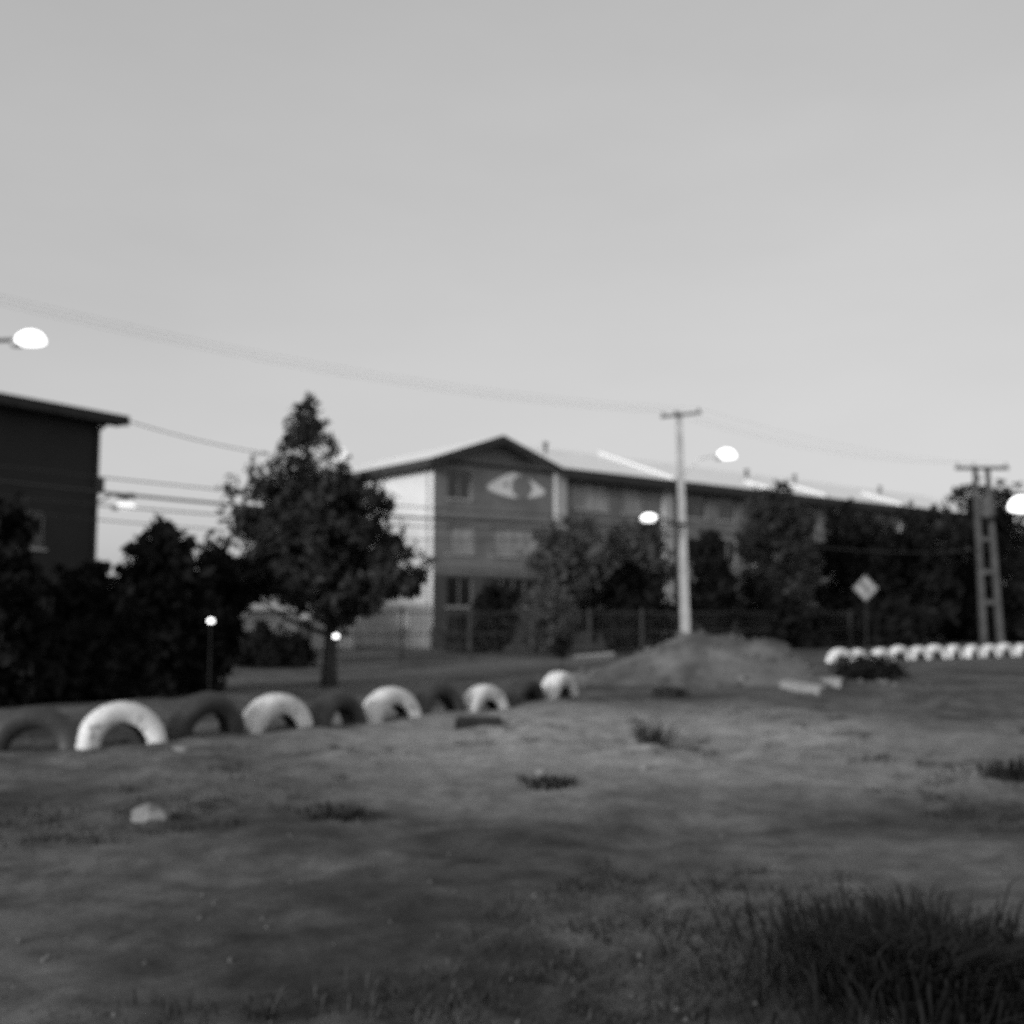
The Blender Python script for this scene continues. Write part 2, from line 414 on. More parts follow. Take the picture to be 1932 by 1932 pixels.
MB().add([(0, 9, 0), (-18, 9, 0), (-18, 9, EL), (0, 9, EL)], [(0, 1, 2, 3)]).build('back_wall', M['dark_wall'], lb)
MB().box(-17.9, -.05, .30, .34, .1, EL - .1).build('inner_wall', M['dark_paint'], lb)
for a, c, d, e, pm, mu_ in lw: window(lb, a, c, d, e, M[pm], mullions=mu_)
lr = slab((-18.7, -.6, EL - .02), (.75, -.6, EL - .02), (.75, 4.5, EL + .42), (-18.7, 4.5, EL + .42), .07).build('roof', M['fascia'], lb)
slab((-18.7, 4.5, EL + .42), (.75, 4.5, EL + .42), (.75, 9.6, EL - .02), (-18.7, 9.6, EL - .02), .07).build('roof_slope', M['fascia'], lr)
MB().box(-18.7, .70, -.65, -.603, EL - .26, EL + .07).build('fascia', M['fascia'], lb)
MB().box(.70, .75, -.60, 9.6, EL - .14, EL + .0).build('bargeboard', M['fascia'], lb)
MB().box(-18.7, .68, -.60, -.01, EL - .24, EL - .18).build('soffit', M['fascia'], lb)
MB().tube([(-.08, -.08, .1), (-.08, -.08, EL - .5), (-.08, -.5, EL - .26)], .06, 8).build('downpipe', M['steel'], lb)
MB().box(.003, .36, .1, .6, 5.55, 6.0).build('wall_box', M['steel'], lb)

# ---- low sheds seen under the big tree
def shed(px0, px1, ytop, Y, gable, label):
    a = at(px0, ytop, Y); b = at(px1, ytop, Y); W = (b - a).length; H = a.z
    o = thing('shed', label, 'shed', (a.x, Y, 0), R(8 if not gable else 20))
    wd = [(W * .18, W * .42, .85, H - .35, 'glass', 0)]
    wall_with_openings(0, W, 0, H, wd).build('front_wall', M['pale_wall'], o)
    MB().box(.01, W - .01, .3, 2.6, 0, H - .02).build('body', M['grey_wall'], o)
    for q in wd: window(o, *q[:4], M['glass'], mullions=0)
    MB().box(W * .56, W * .78, -.03, -.002, .02, min(1.85, H - .1)).build('door', M['pale_wall'], o)
    if gable:
        MB().add([(-.01, -.004, H), (W + .01, -.004, H), (W / 2, -.004, H + W * .22)], [(0, 1, 2)]).build('gable', M['pale_wall'], o)
        r1 = slab((-.2, -.3, H - .06), (W / 2, -.3, H + W * .25), (W / 2, 2.8, H + W * .25), (-.2, 2.8, H - .06), .07).build('roof', M['flashing'], o)
        slab((W / 2, -.3, H + W * .25), (W + .2, -.3, H - .06), (W + .2, 2.8, H - .06), (W / 2, 2.8, H + W * .25), .07).build('roof_slope', M['flashing'], r1)
    else:
        MB().box(-.35, W + .2, -.45, 2.8, H + .005, H + .16).build('roof', M['flashing'], o)
shed(462, 560, 1152, 43, False, 'low pale flat-roofed shed seen under the left side of the big tree')
shed(588, 668, 1168, 45, True, 'small pale gabled shed seen behind the big tree trunk')

# ------------------------------------------------------------------ foliage
def leaves(mb, cen, rad, n, size, stretch=1.6, squash=.75):
    c = np.array(cen); p = rng.normal(0, 1, (n, 3)); p /= np.linalg.norm(p, axis=1)[:, None] + 1e-9
    rr = rng.random(n) ** .45 * rad
    p = c + p * rr[:, None] * np.array([1, 1, squash])
    a = rng.normal(0, 1, (n, 3)); a[:, 2] -= .35; a /= np.linalg.norm(a, axis=1)[:, None]
    b = np.cross(a, rng.normal(0, 1, (n, 3))); b /= np.linalg.norm(b, axis=1)[:, None] + 1e-9
    s = size * np.exp(rng.normal(0, .38, n))
    A = a * (s * stretch * .5)[:, None]; Bv = b * (s * .5)[:, None]
    q = np.stack([p - A, p + Bv * .8 - A * .1, p + A, p - Bv * .8 - A * .1], 1).reshape(-1, 3)
    mb.append(q)
def quads(name, chunks, m, parent, minz=0.03):
    v = np.concatenate(chunks); k = len(v) // 4
    v[:, 2] = np.maximum(v[:, 2], minz)
    me = bpy.data.meshes.new(name)
    me.vertices.add(len(v)); me.vertices.foreach_set('co', v.astype(np.float32).ravel())
    me.loops.add(len(v)); me.loops.foreach_set('vertex_index', np.arange(len(v), dtype=np.int32))
    me.polygons.add(k); me.polygons.foreach_set('loop_start', np.arange(0, len(v), 4, dtype=np.int32))
    me.polygons.foreach_set('loop_total', np.full(k, 4, dtype=np.int32))
    me.update(calc_edges=True); me.materials.append(m)
    o = bpy.data.objects.new(name, me); COL.objects.link(o); o.parent = parent
    return o

def tree(name, label, cat, outline, Y, base_px, m, nclump=60, nleaf=130, size=.13, crad=.13, bark='bark', trunk_r=.09, depth=.8, group=None, nlimb=10, stems=1, ragged=30):
    """outline: rows (y, x_left, x_right) in view pixels, all at distance Y; base_px: pixel column of the foot"""
    bx = at(base_px, 1160, Y).x; bz = gz(bx, Y)
    o = thing(name, label, cat, (bx, Y, bz), 0, group)
    rows = []
    for (py, xl, xr) in outline:
        a = at(xl, py, Y); b = at(xr, py, Y)
        rows.append((a.z - bz, (a.x + b.x) / 2 - bx, max(.05, (b.x - a.x) / 2)))
    rows.sort()
    zs = np.array([r_[0] for r_ in rows]); cs = np.array([r_[1] for r_ in rows]); rs = np.array([r_[2] for r_ in rows])
    W = rs.max(); zl, zh = max(.06, zs[0]), zs[-1]
    chunks = []; cl = []
    zz = np.linspace(zl, zh, 400); wgt = np.interp(zz, zs, rs) ** 1.7 + .012 * W; wgt /= wgt.sum()
    for i in range(nclump):
        z = rng.choice(zz, p=wgt); r_ = np.interp(z, zs, rs); c_ = np.interp(z, zs, cs)
        an = rng.random() * 2 * math.pi; q = rng.random() ** .5
        if ragged > 100 and (z - zl) / (zh - zl) > .66 and rng.random() < .5: continue
        cr = min(crad * 2 * W * (.7 + .7 * rng.random()), max(.12, r_ * .9))
        e = max(0, r_ - cr * .75) * q
        cen = (c_ + e * math.cos(an), e * math.sin(an) * depth, z)
        cl.append(cen); leaves(chunks, cen, cr, int(nleaf * (cr / (crad * 2 * W)) ** 1.5 * (1.15 - .95 * (z - zl) / (zh - zl))) + 8, size)
        for j in range(3):     # ragged sprigs past the clump
            d = rng.normal(0, 1, 3); d /= np.linalg.norm(d)
            leaves(chunks, np.array(cen) + d * cr * 1.05, cr * .28, max(4, nleaf // 22), size)
    for i in range(ragged):    # loose twigs poking out of the outline
        z = rng.uniform(zl + .1 * (zh - zl), zh); r_ = np.interp(z, zs, rs); c_ = np.interp(z, zs, cs); an = rng.random() * 2 * math.pi
        e = r_ * rng.uniform(.85, 1.12)
        leaves(chunks, (c_ + e * math.cos(an), e * math.sin(an) * depth, z + .1), .08 + .1 * rng.random(), rng.integers(5, 16), size * .9, 2.0, 1.8)
    tb = MB(); ztop = zl + (zh - zl) * .82
    for s_ in range(stems):
        ph = 2 * math.pi * s_ / max(1, stems) + .4; sp = 0 if stems == 1 else trunk_r * 2.2
        pts = []; rad = []
        for i in range(9):
            u = i / 8; z = -.15 + (ztop + .15) * u
            cxx = np.interp(max(z, zl), zs, cs) * sstep(.1, .8, u) + .06 * W * math.sin(u * 7 + s_) * u
            pts.append((cxx + sp * math.cos(ph) * (1 + 2 * u), sp * math.sin(ph) * (1 + 2 * u), z)); rad.append(trunk_r * (1.25 - u * 1.05) if i else trunk_r * 1.5)
        tb.tube(pts, rad, 9)
    for i in range(min(nlimb, len(cl))):
        c = cl[i]; z0 = max(.3 * zl, min(ztop * .9, c[2] * (.45 + .25 * rng.random())))
        p0 = Vector((np.interp(max(z0, zl), zs, cs) * sstep(.1, .8, z0 / ztop), 0, z0)); p1 = Vector(c)
        mid = (p0 + p1) / 2 + Vector((0, 0, -.06 * W))
        tb.tube([p0, mid, p1], [trunk_r * .45, trunk_r * .3, trunk_r * .1], 6)
    tb.build('trunk', M[bark], o, smooth=True)
    quads('crown', chunks, M[m], o)
    return o

# the big street tree
tree('street_tree', 'tall ragged tree with a narrow pointed top before the white end wall', 'tree',
     [(762, 574, 590), (800, 556, 604), (840, 536, 622), (866, 520, 640), (890, 470, 676), (915, 432, 708), (950, 440, 742), (1000, 436, 758),
      (1050, 425, 785), (1090, 415, 806), (1118, 420, 806), (1136, 440, 790), (1142, 560, 720), (1178, 605, 652)], 22.0, 622, 'leaf', 190, 170, .085, .07, trunk_r=.13, nlimb=30, depth=.7, ragged=170)
# dark hedge shrubs on the left
hedge = [(-60, 1080, 150, 1330, 'leftmost dark shrub of the hedge, cut by the left edge', [(930, -140, 20), (1000, -150, 60), (1080, -150, 95), (1200, -150, 110), (1325, -150, 100)], 17.0),
         (150, 0, 0, 0, 'low dark shrub in the hedge below the end of the left block', [(1085, 130, 215), (1120, 90, 250), (1200, 60, 270), (1312, 70, 260)], 18.2),
         (305, 0, 0, 0, 'tallest dark shrub of the left hedge with a small rounded peak', [(1000, 300, 330), (1030, 262, 350), (1060, 235, 395), (1120, 200, 425), (1200, 190, 430), (1298, 200, 420)], 19.5),
         (415, 0, 0, 0, 'dark shrub closing the right end of the left hedge', [(1035, 395, 440), (1080, 365, 470), (1150, 355, 460), (1220, 350, 450), (1284, 360, 440)], 21.0),
         (45, 0, 0, 0, 'broad dark shrub low in the left corner of the hedge', [(1120, -20, 120), (1200, -40, 160), (1317, -40, 150)], 17.6),
         (235, 0, 0, 0, 'broad dark shrub in front of the tallest hedge shrub', [(1130, 180, 300), (1200, 140, 350), (1305, 150, 350)], 18.8)]
for bx, _, _, _, lab, ol, Y in hedge:
    tree('shrub', lab, 'shrub', ol, Y, bx, 'leaf_dark', 75, 210, .12, .14, trunk_r=.04, stems=3, nlimb=6, group='dark hedge shrubs at the left')
# bushes and trees along the front of the block
row = [
 ('shrub', 'low dark shrub at the corner below the pale sheds', [(1204, 470, 560), (1220, 440, 590), (1240, 440, 600), (1258, 450, 590)], 30.0, 515, 'leaf_dark', 40, 140, .13),
 ('shrub', 'very dark round shrub against the foot of the gabled bay', [(1108, 905, 965), (1140, 888, 985), (1180, 895, 975), (1222, 910, 960)], 40.0, 935, 'leaf_dark', 45, 150, .13),
 ('small_tree', 'small light-leaved tree in front of the gabled bay', [(985, 1040, 1110), (1020, 1000, 1160), (1060, 985, 1180), (1105, 1010, 1150), (1135, 1040, 1120)], 41.0, 1065, 'leaf_grey', 80, 120, .13),
 ('small_tree', 'small light-leaved tree just left of the tall pole', [(992, 1170, 1250), (1030, 1130, 1275), (1080, 1120, 1280), (1110, 1150, 1270)], 43.0, 1200, 'leaf_grey', 70, 120, .13),
 ('shrub', 'dark shrub under the light-leaved trees, left of the tall pole', [(1085, 1120, 1250), (1115, 1075, 1280), (1160, 1070, 1285), (1225, 1090, 1275)], 42.0, 1180, 'leaf_dark', 60, 140, .14),
 ('shrub', 'mid grey shrub between the dark round shrub and the light-leaved tree', [(1120, 1000, 1060), (1160, 970, 1090), (1222, 980, 1090)], 39.5, 1035, 'leaf_grey', 50, 120, .12),
 ('dense_tree', 'black rounded tree just right of the tall pole', [(1005, 1312, 1352), (1030, 1298, 1372), (1080, 1296, 1392), (1140, 1300, 1410), (1215, 1310, 1400)], 44.0, 1345, 'leaf_dark', 75, 160, .14),
 ('dense_tree', 'loose dark tree reaching the eave right of the black rounded tree', [(915, 1440, 1480), (950, 1410, 1520), (1000, 1385, 1540), (1060, 1380, 1550), (1120, 1400, 1540), (1150, 1440, 1520)], 47.0, 1493, 'leaf', 85, 150, .16),
 ('dense_tree', 'dark tree behind the diamond road sign', [(965, 1560, 1640), (1010, 1530, 1690), (1070, 1520, 1710), (1130, 1530, 1700), (1200, 1550, 1690)], 52.0, 1615, 'leaf_dark', 85, 160, .17),
 ('dense_tree', 'dark tree right of the diamond road sign', [(960, 1700, 1760), (1000, 1670, 1800), (1060, 1650, 1810), (1130, 1660, 1810), (1205, 1680, 1800)], 55.0, 1735, 'leaf_dark', 80, 160, .18),
 ('dense_tree', 'tall dark tree behind the twin-legged pole', [(920, 1820, 1890), (945, 1790, 1930), (1000, 1765, 1950), (1080, 1760, 1970), (1150, 1770, 1960), (1205, 1790, 1940)], 60.0, 1855, 'leaf_dark', 90, 170, .19),
 ('dense_tree', 'dark tree cut by the right edge behind the street lamp', [(955, 1930, 2040), (1020, 1900, 2060), (1100, 1890, 2070), (1205, 1900, 2060)], 56.0, 1980, 'leaf_dark', 60, 160, .19),
 ('shrub', 'dark shrub filling the gap below the loose dark tree', [(1130, 1400, 1500), (1165, 1380, 1560), (1212, 1390, 1560)], 46.0, 1460, 'leaf_dark', 55, 140, .15),
 ('shrub', 'dark shrub at the foot of the trees behind the road sign', [(1140, 1560, 1700), (1170, 1540, 1760), (1208, 1550, 1760)], 50.0, 1650, 'leaf_dark', 60, 140, .16),
 ('shrub', 'dark shrub at the foot of the twin-legged pole', [(1140, 1780, 1900), (1170, 1750, 1960), (1206, 1760, 1960)], 58.0, 1850, 'leaf_dark', 60, 140, .17),
 ('shrub', 'low grey shrub behind the fence below the gabled bay', [(1170, 850, 900), (1195, 832, 930), (1225, 840, 925)], 41.5, 880, 'leaf', 35, 110, .12),
]
for nm, lab, ol, Y, bp, m, nc, nl, sz in row:
    tree(nm, lab, 'tree' if 'tree' in nm else 'shrub', ol, Y, bp, m, nc, nl, sz, .13, bark='pale_bark' if Y in (47.0, 41.0) else 'bark',
         trunk_r=.11 if 'tree' in nm else .04, stems=1 if 'tree' in nm else 3, nlimb=8)

# ------------------------------------------------------------------ fence in front of the block
fdir = Vector((math.cos(phi), math.sin(phi), 0)); f0 = gnd(615, 1252); f0.z = 0
fn = thing('iron_fence', 'dark iron fence running along the front of the apartment block', 'fence', f0, phi)
for i in range(12):
    x = i * 2.6
    MB().box(x - .045, x + .045, -.045, .045, -.1, 1.62).build('post', M['steel'], fn)
    if i < 11:
        for z in (.12, .78, 1.45):
            MB().box(x + .046, x + 2.554, -.018, .018, z, z + .045).build('rail', M['steel'], fn)
        pb = MB()
        for k in range(1, 17):
            xx = x + k * 2.6 / 17; pb.box(xx - .008, xx + .008, -.026, -.019, .06, 1.55)
        pb.build('picket_row', M['steel'], fn, kind='stuff')

# ------------------------------------------------------------------ painted tyres
RO, RI, TW = .47, .245, .32
prof_side = [(RI, .105), (RI + .02, .13), (RI + .07, .155), (RI + .13, .16), (RO - .05, .150), (RO - .018, .122)]
def revolve(profile, n=56, lug=False):
    m = MB(); vs = []; fs = []; kk = len(profile)
    for i in range(n):
        a = 2 * math.pi * i / n
        for j, (r_, y) in enumerate(profile):
            rr = r_
            if lug and 0 < j < kk - 1 and ((i // 2 + (j % 2)) % 2): rr -= .02
            vs.append((rr * math.cos(a), y, rr * math.sin(a)))
    for i in range(n):
        for j in range(kk - 1):
            fs.append((i * kk + j, ((i + 1) % n) * kk + j, ((i + 1) % n) * kk + j + 1, i * kk + j + 1))
    return m.add(vs, fs)
def tyre_proto(matname):
    root = thing('tyre', 'tyre', 'tyre')
    revolve([(RO - .018, .122), (RO, .09), (RO + .008, .055), (RO + .012, .018), (RO + .012, -.018), (RO + .008, -.055), (RO, -.09), (RO - .018, -.122)], 72, True).build('tread', M[matname], root, smooth=False)
    revolve(prof_side, 56).build('sidewall', M[matname], root, smooth=True)
    revolve([(r_, -y) for r_, y in reversed(prof_side)], 56).build('sidewall', M[matname], root, smooth=True)
    revolve([(RI, -.105), (RI + .015, -.09), (RI + .18, -.08), (RI + .19, 0), (RI + .18, .08), (RI + .015, .09), (RI, .105)], 40).build('liner', M['black_tyre'], root, smooth=True)
    return root
pw, pb_ = tyre_proto('white_tyre'), tyre_proto('black_tyre')
used = set()
def place_tyre(white, x, y, rz, bury, label, group, s=1.0, lean=0):
    p = pw if white else pb_
    o = p if white not in used else copy_tree(p)
    used.add(white)
    o.location = (x, y, gz(x, y) - bury); o.rotation_euler = (lean, random.uniform(-.4, .4), rz); o.scale = (s, s, s)
    tag(o, label, 'tyre', group)
ordn = ['first', 'second', 'third', 'fourth', 'fifth', 'sixth', 'seventh', 'eighth', 'ninth', 'tenth', 'eleventh']
near = [(62, 1418), (228, 1411), (388, 1394), (520, 1380), (636, 1367), (738, 1355), (828, 1346), (914, 1338), (988, 1328), (1053, 1319)]
P = [gnd(*q) for q in near]
for i, p in enumerate(P):
    a = P[max(0, i - 1)]; b = P[min(len(P) - 1, i + 1)]
    rz = math.atan2(b.y - a.y, b.x - a.x) + random.uniform(-.12, .12)
    wh = i % 2 == 1
    lab = '%s half-buried tyre, %s from the left in the near row' % ('white-painted' if wh else 'black', ordn[i])
    place_tyre(wh, p.x, p.y, rz, random.uniform(.0, .14), lab, 'half-buried tyres of the near row', random.uniform(.92, 1.06), random.uniform(-.16, .16))
far0 = gnd(1582, 1249); far1 = gnd(1925, 1236.5)
d = far1 - far0
for i in range(11):
    p = far0 + d * (i / 10); p.x += random.uniform(-.05, .05)
    # even spacing in depth reads as shrinking gaps
    lab = 'white half-buried tyre, %s from the left in the far row' % ordn[i]
    place_tyre(True, p.x, p.y, math.atan2(d.y, d.x) + random.uniform(-.15, .15), random.uniform(.02, .12), lab, 'white tyres of the far row', random.uniform(.92, 1.02), random.uniform(-.08, .08))

# ------------------------------------------------------------------ dirt mound
mc = gnd(1335, 1290); mc.z = 0
def mz(x, y):
    h = 1.02 * math.exp(-((x + .02) / .80) ** 2 - (y / 1.0) ** 2) + .62 * math.exp(-((x - .98) / .55) ** 2 - ((y - .1) / .9) ** 2)
    h += .26 * math.exp(-((x + 1.2) / .8) ** 2 - ((y + .1) / .9) ** 2) + .16 * math.exp(-((x - .3) / 1.0) ** 2 - ((y + 1.1) / .6) ** 2)
    n_ = .11 * noise.noise((x * 1.5, y * 1.5, 4)) + .06 * noise.noise((x * 3.6, y * 3.6, 9)) + .02 * noise.noise((x * 9, y * 9, 2))
    e = min(1, h * 2.2)
    return h + n_ * e - .05
mm = MB(); N = 110
gx = np.linspace(-3.0, 3.0, N); gy = np.linspace(-2.6, 2.6, N)
mm.v = [(x * 1.7, y, mz(x, y)) for y in gy for x in gx]
mm.f = [(j * N + i, j * N + i + 1, (j + 1) * N + i + 1, (j + 1) * N + i) for j in range(N - 1) for i in range(N - 1)]
mo = mm.build('dirt_mound', M['mound'], smooth=True)
mo.location = (mc.x, mc.y + .9, gz(mc.x, mc.y))
cd = MB(); random.seed(5)
for i in range(240):
    x = random.gauss(0, 1.25); y = random.gauss(-.35, .95); r_ = random.choice((.02, .03, .04, .05, .08)) * random.uniform(.7, 1.3)
    if abs(x) > 2.9 or abs(y) > 2.5: continue
    c = Vector((x * 1.7, y, max(mz(x, y), 0) + r_ * .25)); n_ = 6
    v = []
    for j, (q, zz_) in enumerate(((.75, -.6), (1.0, .1), (.55, .65))):
        v += [c + Vector((math.cos(6.283 * k / n_ + j) * r_ * q * random.uniform(.7, 1.25), math.sin(6.283 * k / n_ + j) * r_ * q * random.uniform(.7, 1.25), zz_ * r_)) for k in range(n_)]
    cd.add(v, [(j * n_ + k, j * n_ + (k + 1) % n_, (j + 1) * n_ + (k + 1) % n_, (j + 1) * n_ + k) for j in range(2) for k in range(n_)] + [tuple(range(2 * n_, 3 * n_))])
cd.build('clods', M['mound'], mo, kind='stuff')
tag(mo, 'lumpy heap of soil in front of the tall pole', 'dirt pile')

# ------------------------------------------------------------------ poles, lamps, cables
def lamp_head(parent, p, dirx, L=.72, H=.26, glow='lamp', shell='pale_steel', Wd=.34):
    """luminaire: domed glowing diffuser on a shallow housing; p is its centre, dirx the arm direction (unit, horizontal)"""
    dx = Vector(dirx); dy = Vector((-dx.y, dx.x, 0))
    def dome(z_sign, hh, n=20, m=7):
        vs = []; fs = []
        for j in range(m + 1):
            q = (math.pi / 2) * j / m; rr = math.cos(q); z = math.sin(q) * hh * z_sign
            for i in range(n):
                a = 2 * math.pi * i / n
                k = 1 - .18 * max(0, -math.cos(a))
                vs.append(p + dx * (L / 2 * rr * math.cos(a)) + dy * (Wd / 2 * rr * k * math.sin(a)) + Vector((0, 0, z)))
        for j in range(m):
            for i in range(n):
                q = (j * n + i, j * n + (i + 1) % n, (j + 1) * n + (i + 1) % n, (j + 1) * n + i)
                fs.append(q if z_sign > 0 else tuple(reversed(q)))
        return MB().add(vs, fs)
    ho = MB().tube([p - dx * (L * .62) - Vector((0, 0, .05)), p - dx * (L * .46) - Vector((0, 0, .02)), p - dx * (L * .3)], [.06, .11, .12], 10).build('housing', M[shell], parent, smooth=True)
    gl = dome(1, H); k0 = dome(-1, H * .3); gl.add(k0.v, k0.f); gl.build('diffuser', M[glow], ho, smooth=True)
    return ho

def pole1():
    pc = at(1294, 1232, 40.0); tp = at(1281, 781, 40.0)
    base = Vector((pc.x, 40.0, 0))
    o = thing('utility_pole', 'tall pale concrete pole with a crossarm behind the dirt mound', 'utility pole', base)
    tl = tp - base
    MB().hexa([(-.17, -.13, -.3), (.17, -.13, -.3), (.17, .13, -.3), (-.17, .13, -.3),
               (tl.x - .10, -.08, tl.z + .1), (tl.x + .10, -.08, tl.z + .1), (tl.x + .10, .08, tl.z + .1), (tl.x - .10, .08, tl.z + .1)]).build('shaft', M['concrete'], o)
    a0, a1 = at(1246, 788, 40.0) - base, at(1327, 774, 39.4) - base
    ar = MB().tube([(a0.x, -.14, a0.z), (a1.x, -.14, a1.z)], .05, 6).build('crossarm', M['steel'], o)
    ends = []
    for u in (.06, .36, .94):
        q = Vector((a0.x, -.14, a0.z)).lerp(Vector((a1.x, -.14, a1.z)), u)
        MB().tube([q, q + Vector((0, 0, .07)), q + Vector((0, 0, .09)), q + Vector((0, 0, .17))], [.02, .02, .05, .035], 8).build('insulator', M['steel'], ar)
        ends.append(base + q + Vector((0, 0, .17)))
    z = at(1288, 990, 40).z
    MB().box(tl.x * .6 - .18, tl.x * .6 + .18, -.17, .17, z - .05, z + .05).build('clamp', M['steel'], o)
    low = base + Vector((tl.x * .6, -.2, z))
    # lamp on the short left arm
    lp = at(1225, 981, 39.6); q = lp - base
    am = MB().tube([(tl.x * .6 - .1, -.1, z - .05), (q.x + .5, -.35, q.z + .08), (q.x + .2, -.4, q.z + .06)], .035, 8).build('lamp_arm', M['steel'], o)
    lamp_head(o, Vector((q.x, q.y, q.z)), (-1, 0, 0), L=.64, H=.24, shell='steel')
    # lamp on the long right arm
    lp = at(1371, 862, 39.6); q = lp - base
    MB().tube([(tl.x * .75 + .1, 0, q.z - .55), (q.x - .9, -.25, q.z - .02), (q.x - .25, -.4, q.z + .06)], .028, 8).build('lamp_arm', M['pale_steel'], o)
    lamp_head(o, Vector((q.x, q.y, q.z)), (1, 0, 0), L=.70, H=.30, Wd=.36)
    return ends, low
ends1, low1 = pole1()

def pole2():
    Y = 54.0
    pc = at(1872, 1210, Y); base = Vector((pc.x, Y, 0)); top = at(1862, 880, Y).z
    o = thing('utility_pole', 'grey twin-legged concrete pole with a crossarm near the right edge', 'utility pole', base)
    for s_ in (-1, 1):
        MB().hexa([(s_ * .42 - .14, -.13, -.3), (s_ * .42 + .14, -.13, -.3), (s_ * .42 + .14, .13, -.3), (s_ * .42 - .14, .13, -.3),
                   (s_ * .30 - .10 - .2, -.09, top), (s_ * .30 + .10 - .2, -.09, top), (s_ * .30 + .10 - .2, .09, top), (s_ * .30 - .10 - .2, .09, top)]).build('leg', M['post_concrete'], o)
    for z in (1.9, 3.4, 5.0, 6.3):
        MB().box(-.36, .30, -.08, .08, z, z + .22).build('tie_beam', M['post_concrete'], o)
    a0, a1 = at(1800, 884, Y) - base, at(1900, 880, Y) - base
    ar = MB().box(a0.x, a1.x, -.22, -.10, a0.z - .08, a0.z + .08).build('crossarm', M['steel'], o)
    ends = []
    for u in (.05, .35, .95):
        q = Vector((a0.x + (a1.x - a0.x) * u, -.16, a0.z + .08))
        MB().tube([q, q + Vector((0, 0, .08)), q + Vector((0, 0, .18))], [.025, .05, .03], 8).build('insulator', M['steel'], ar)
        ends.append(base + q + Vector((0, 0, .18)))
    tr = MB().tube([(-.12, -.45, top - 2.6), (-.12, -.45, top - 2.5), (-.12, -.45, top - 1.6), (-.12, -.45, top - 1.5)], [.26, .32, .32, .22], 14).build('transformer', M['post_concrete'], o)
    return ends, base + Vector((-.12, -.3, 4.6))
ends2, low2 = pole2()

# pole and lamp mostly outside the left edge; only the lamp and its arm reach into view
p3 = Vector((-13.2, 24.2, 0))
o3 = thing('street_lamp', 'large bright street lamp in the sky above the dark left block', 'street lamp', p3)
q3 = at(57, 646, 24.2) - p3
MB().tube([(0, 0, -.2), (0, 0, 8.9)], [.15, .09], 10).build('shaft', M['pale_steel'], o3)
MB().tube([(0, 0, q3.z - .5), (q3.x * .5, 0, q3.z + .02), (q3.x - .3, 0, q3.z + .06)], .045, 8).build('lamp_arm', M['steel'], o3)
lamp_head(o3, Vector((q3.x, 0, q3.z)), (1, 0, 0), L=.70, H=.28, Wd=.42)
# lamp behind the end of the left block
p4 = at(165, 1160, 46.0); p4.z = 0
o4 = thing('street_lamp', 'street lamp with a dark housing beside the end of the left block', 'street lamp', p4)
q4 = at(236, 958, 46.0) - p4
MB().tube([(0, 0, -.2), (0, 0, q4.z + .2)], [.12, .07], 10).build('shaft', M['steel'], o4)
MB().tube([(0, 0, q4.z + .1), (q4.x * .6, 0, q4.z + .55), (q4.x, 0, q4.z + .55)], .045, 8).build('lamp_arm', M['steel'], o4)
MB().box(q4.x - .32, q4.x + .38, -.16, .16, q4.z + .40, q4.z + .60).build('ballast_box', M['steel'], o4)
MB().tube([(q4.x, 0, q4.z + .42), (q4.x, 0, q4.z + .1)], .05, 8).build('stem', M['steel'], o4)
lamp_head(o4, Vector((q4.x, 0, q4.z + .02)), (1, 0, 0), L=.9, H=.22, Wd=.4, shell='pale_steel', glow='lamp_dim')
# lamp at the right edge
p5 = Vector((16.6, 30.0, 0))
o5 = thing('street_lamp', 'bright street lamp cut by the right edge', 'street lamp', p5)
q5 = at(1926, 960, 30.0) - p5
MB().tube([(0, 0, -.2), (0, 0, q5.z + .3)], [.12, .07], 10).build('shaft', M['pale_steel'], o5)
MB().tube([(0, 0, q5.z + .1), (q5.x * .4, 0, q5.z + .16), (q5.x + .2, 0, q5.z + .1)], .035, 8).build('lamp_arm', M['pale_steel'], o5)
lamp_head(o5, Vector((q5.x, 0, q5.z)), (-1, 0, 0), L=.68, H=.36, Wd=.46)
# two small low lamps on posts
for (px, py, Y, lab) in ((398, 1172, 18.6, 'small low lamp glowing against the dark left hedge'), (634, 1201, 20.8, 'small low lamp glowing in front of the big tree trunk')):
    q = at(px, py, Y); b = Vector((q.x, Y, gz(q.x, Y)))
    o = thing('garden_lamp', lab, 'lamp', b, 0, 'small low lamps')
    h = q.z - b.z
    MB().tube([(0, 0, -.1), (0, 0, h - .03)], [.014, .012], 6).build('post', M['oldwood'], o)
    MB().tube([(0, 0, h - .03), (0, 0, h + .0), (0, 0, h + .03), (0, 0, h + .05)], [.045, .06, .045, .012], 14).build('globe', M['lamp_small'], o, smooth=True)
    MB().tube([(0, 0, h - .06), (0, 0, h - .031)], [.03, .055], 14).build('collar', M['steel'], o)

def cable(a, b, sag, r_, label, group=None):
    a, b = Vector(a), Vector(b)
    pts = [a.lerp(b, i / 28) - Vector((0, 0, sag * 4 * (i / 28) * (1 - i / 28))) for i in range(29)]
    o = MB().tube(pts, r_, 6).build('cable', M['wire'], smooth=True)
    return tag(o, label, 'cable', group)
up3 = [p3 + Vector((-.5 + .5 * i, .1 * i, 8.9)) for i in range(3)]
for i in range(3):
    n_ = ['lowest', 'middle', 'highest'][i]
    cable(up3[i], ends1[i], .55, .003, '%s of the thin wires sloping across the sky to the tall pole' % n_, 'thin wires in the sky left of the tall pole')
    cable(ends1[i], ends2[i], .5, .003, '%s of the thin wires between the tall pole and the twin-legged pole' % ['left', 'middle', 'right'][i], 'thin wires between the poles')
lowp = [p3 + Vector((.16, .1, z)) for z in (4.9, 4.55, 4.2, 3.9)]
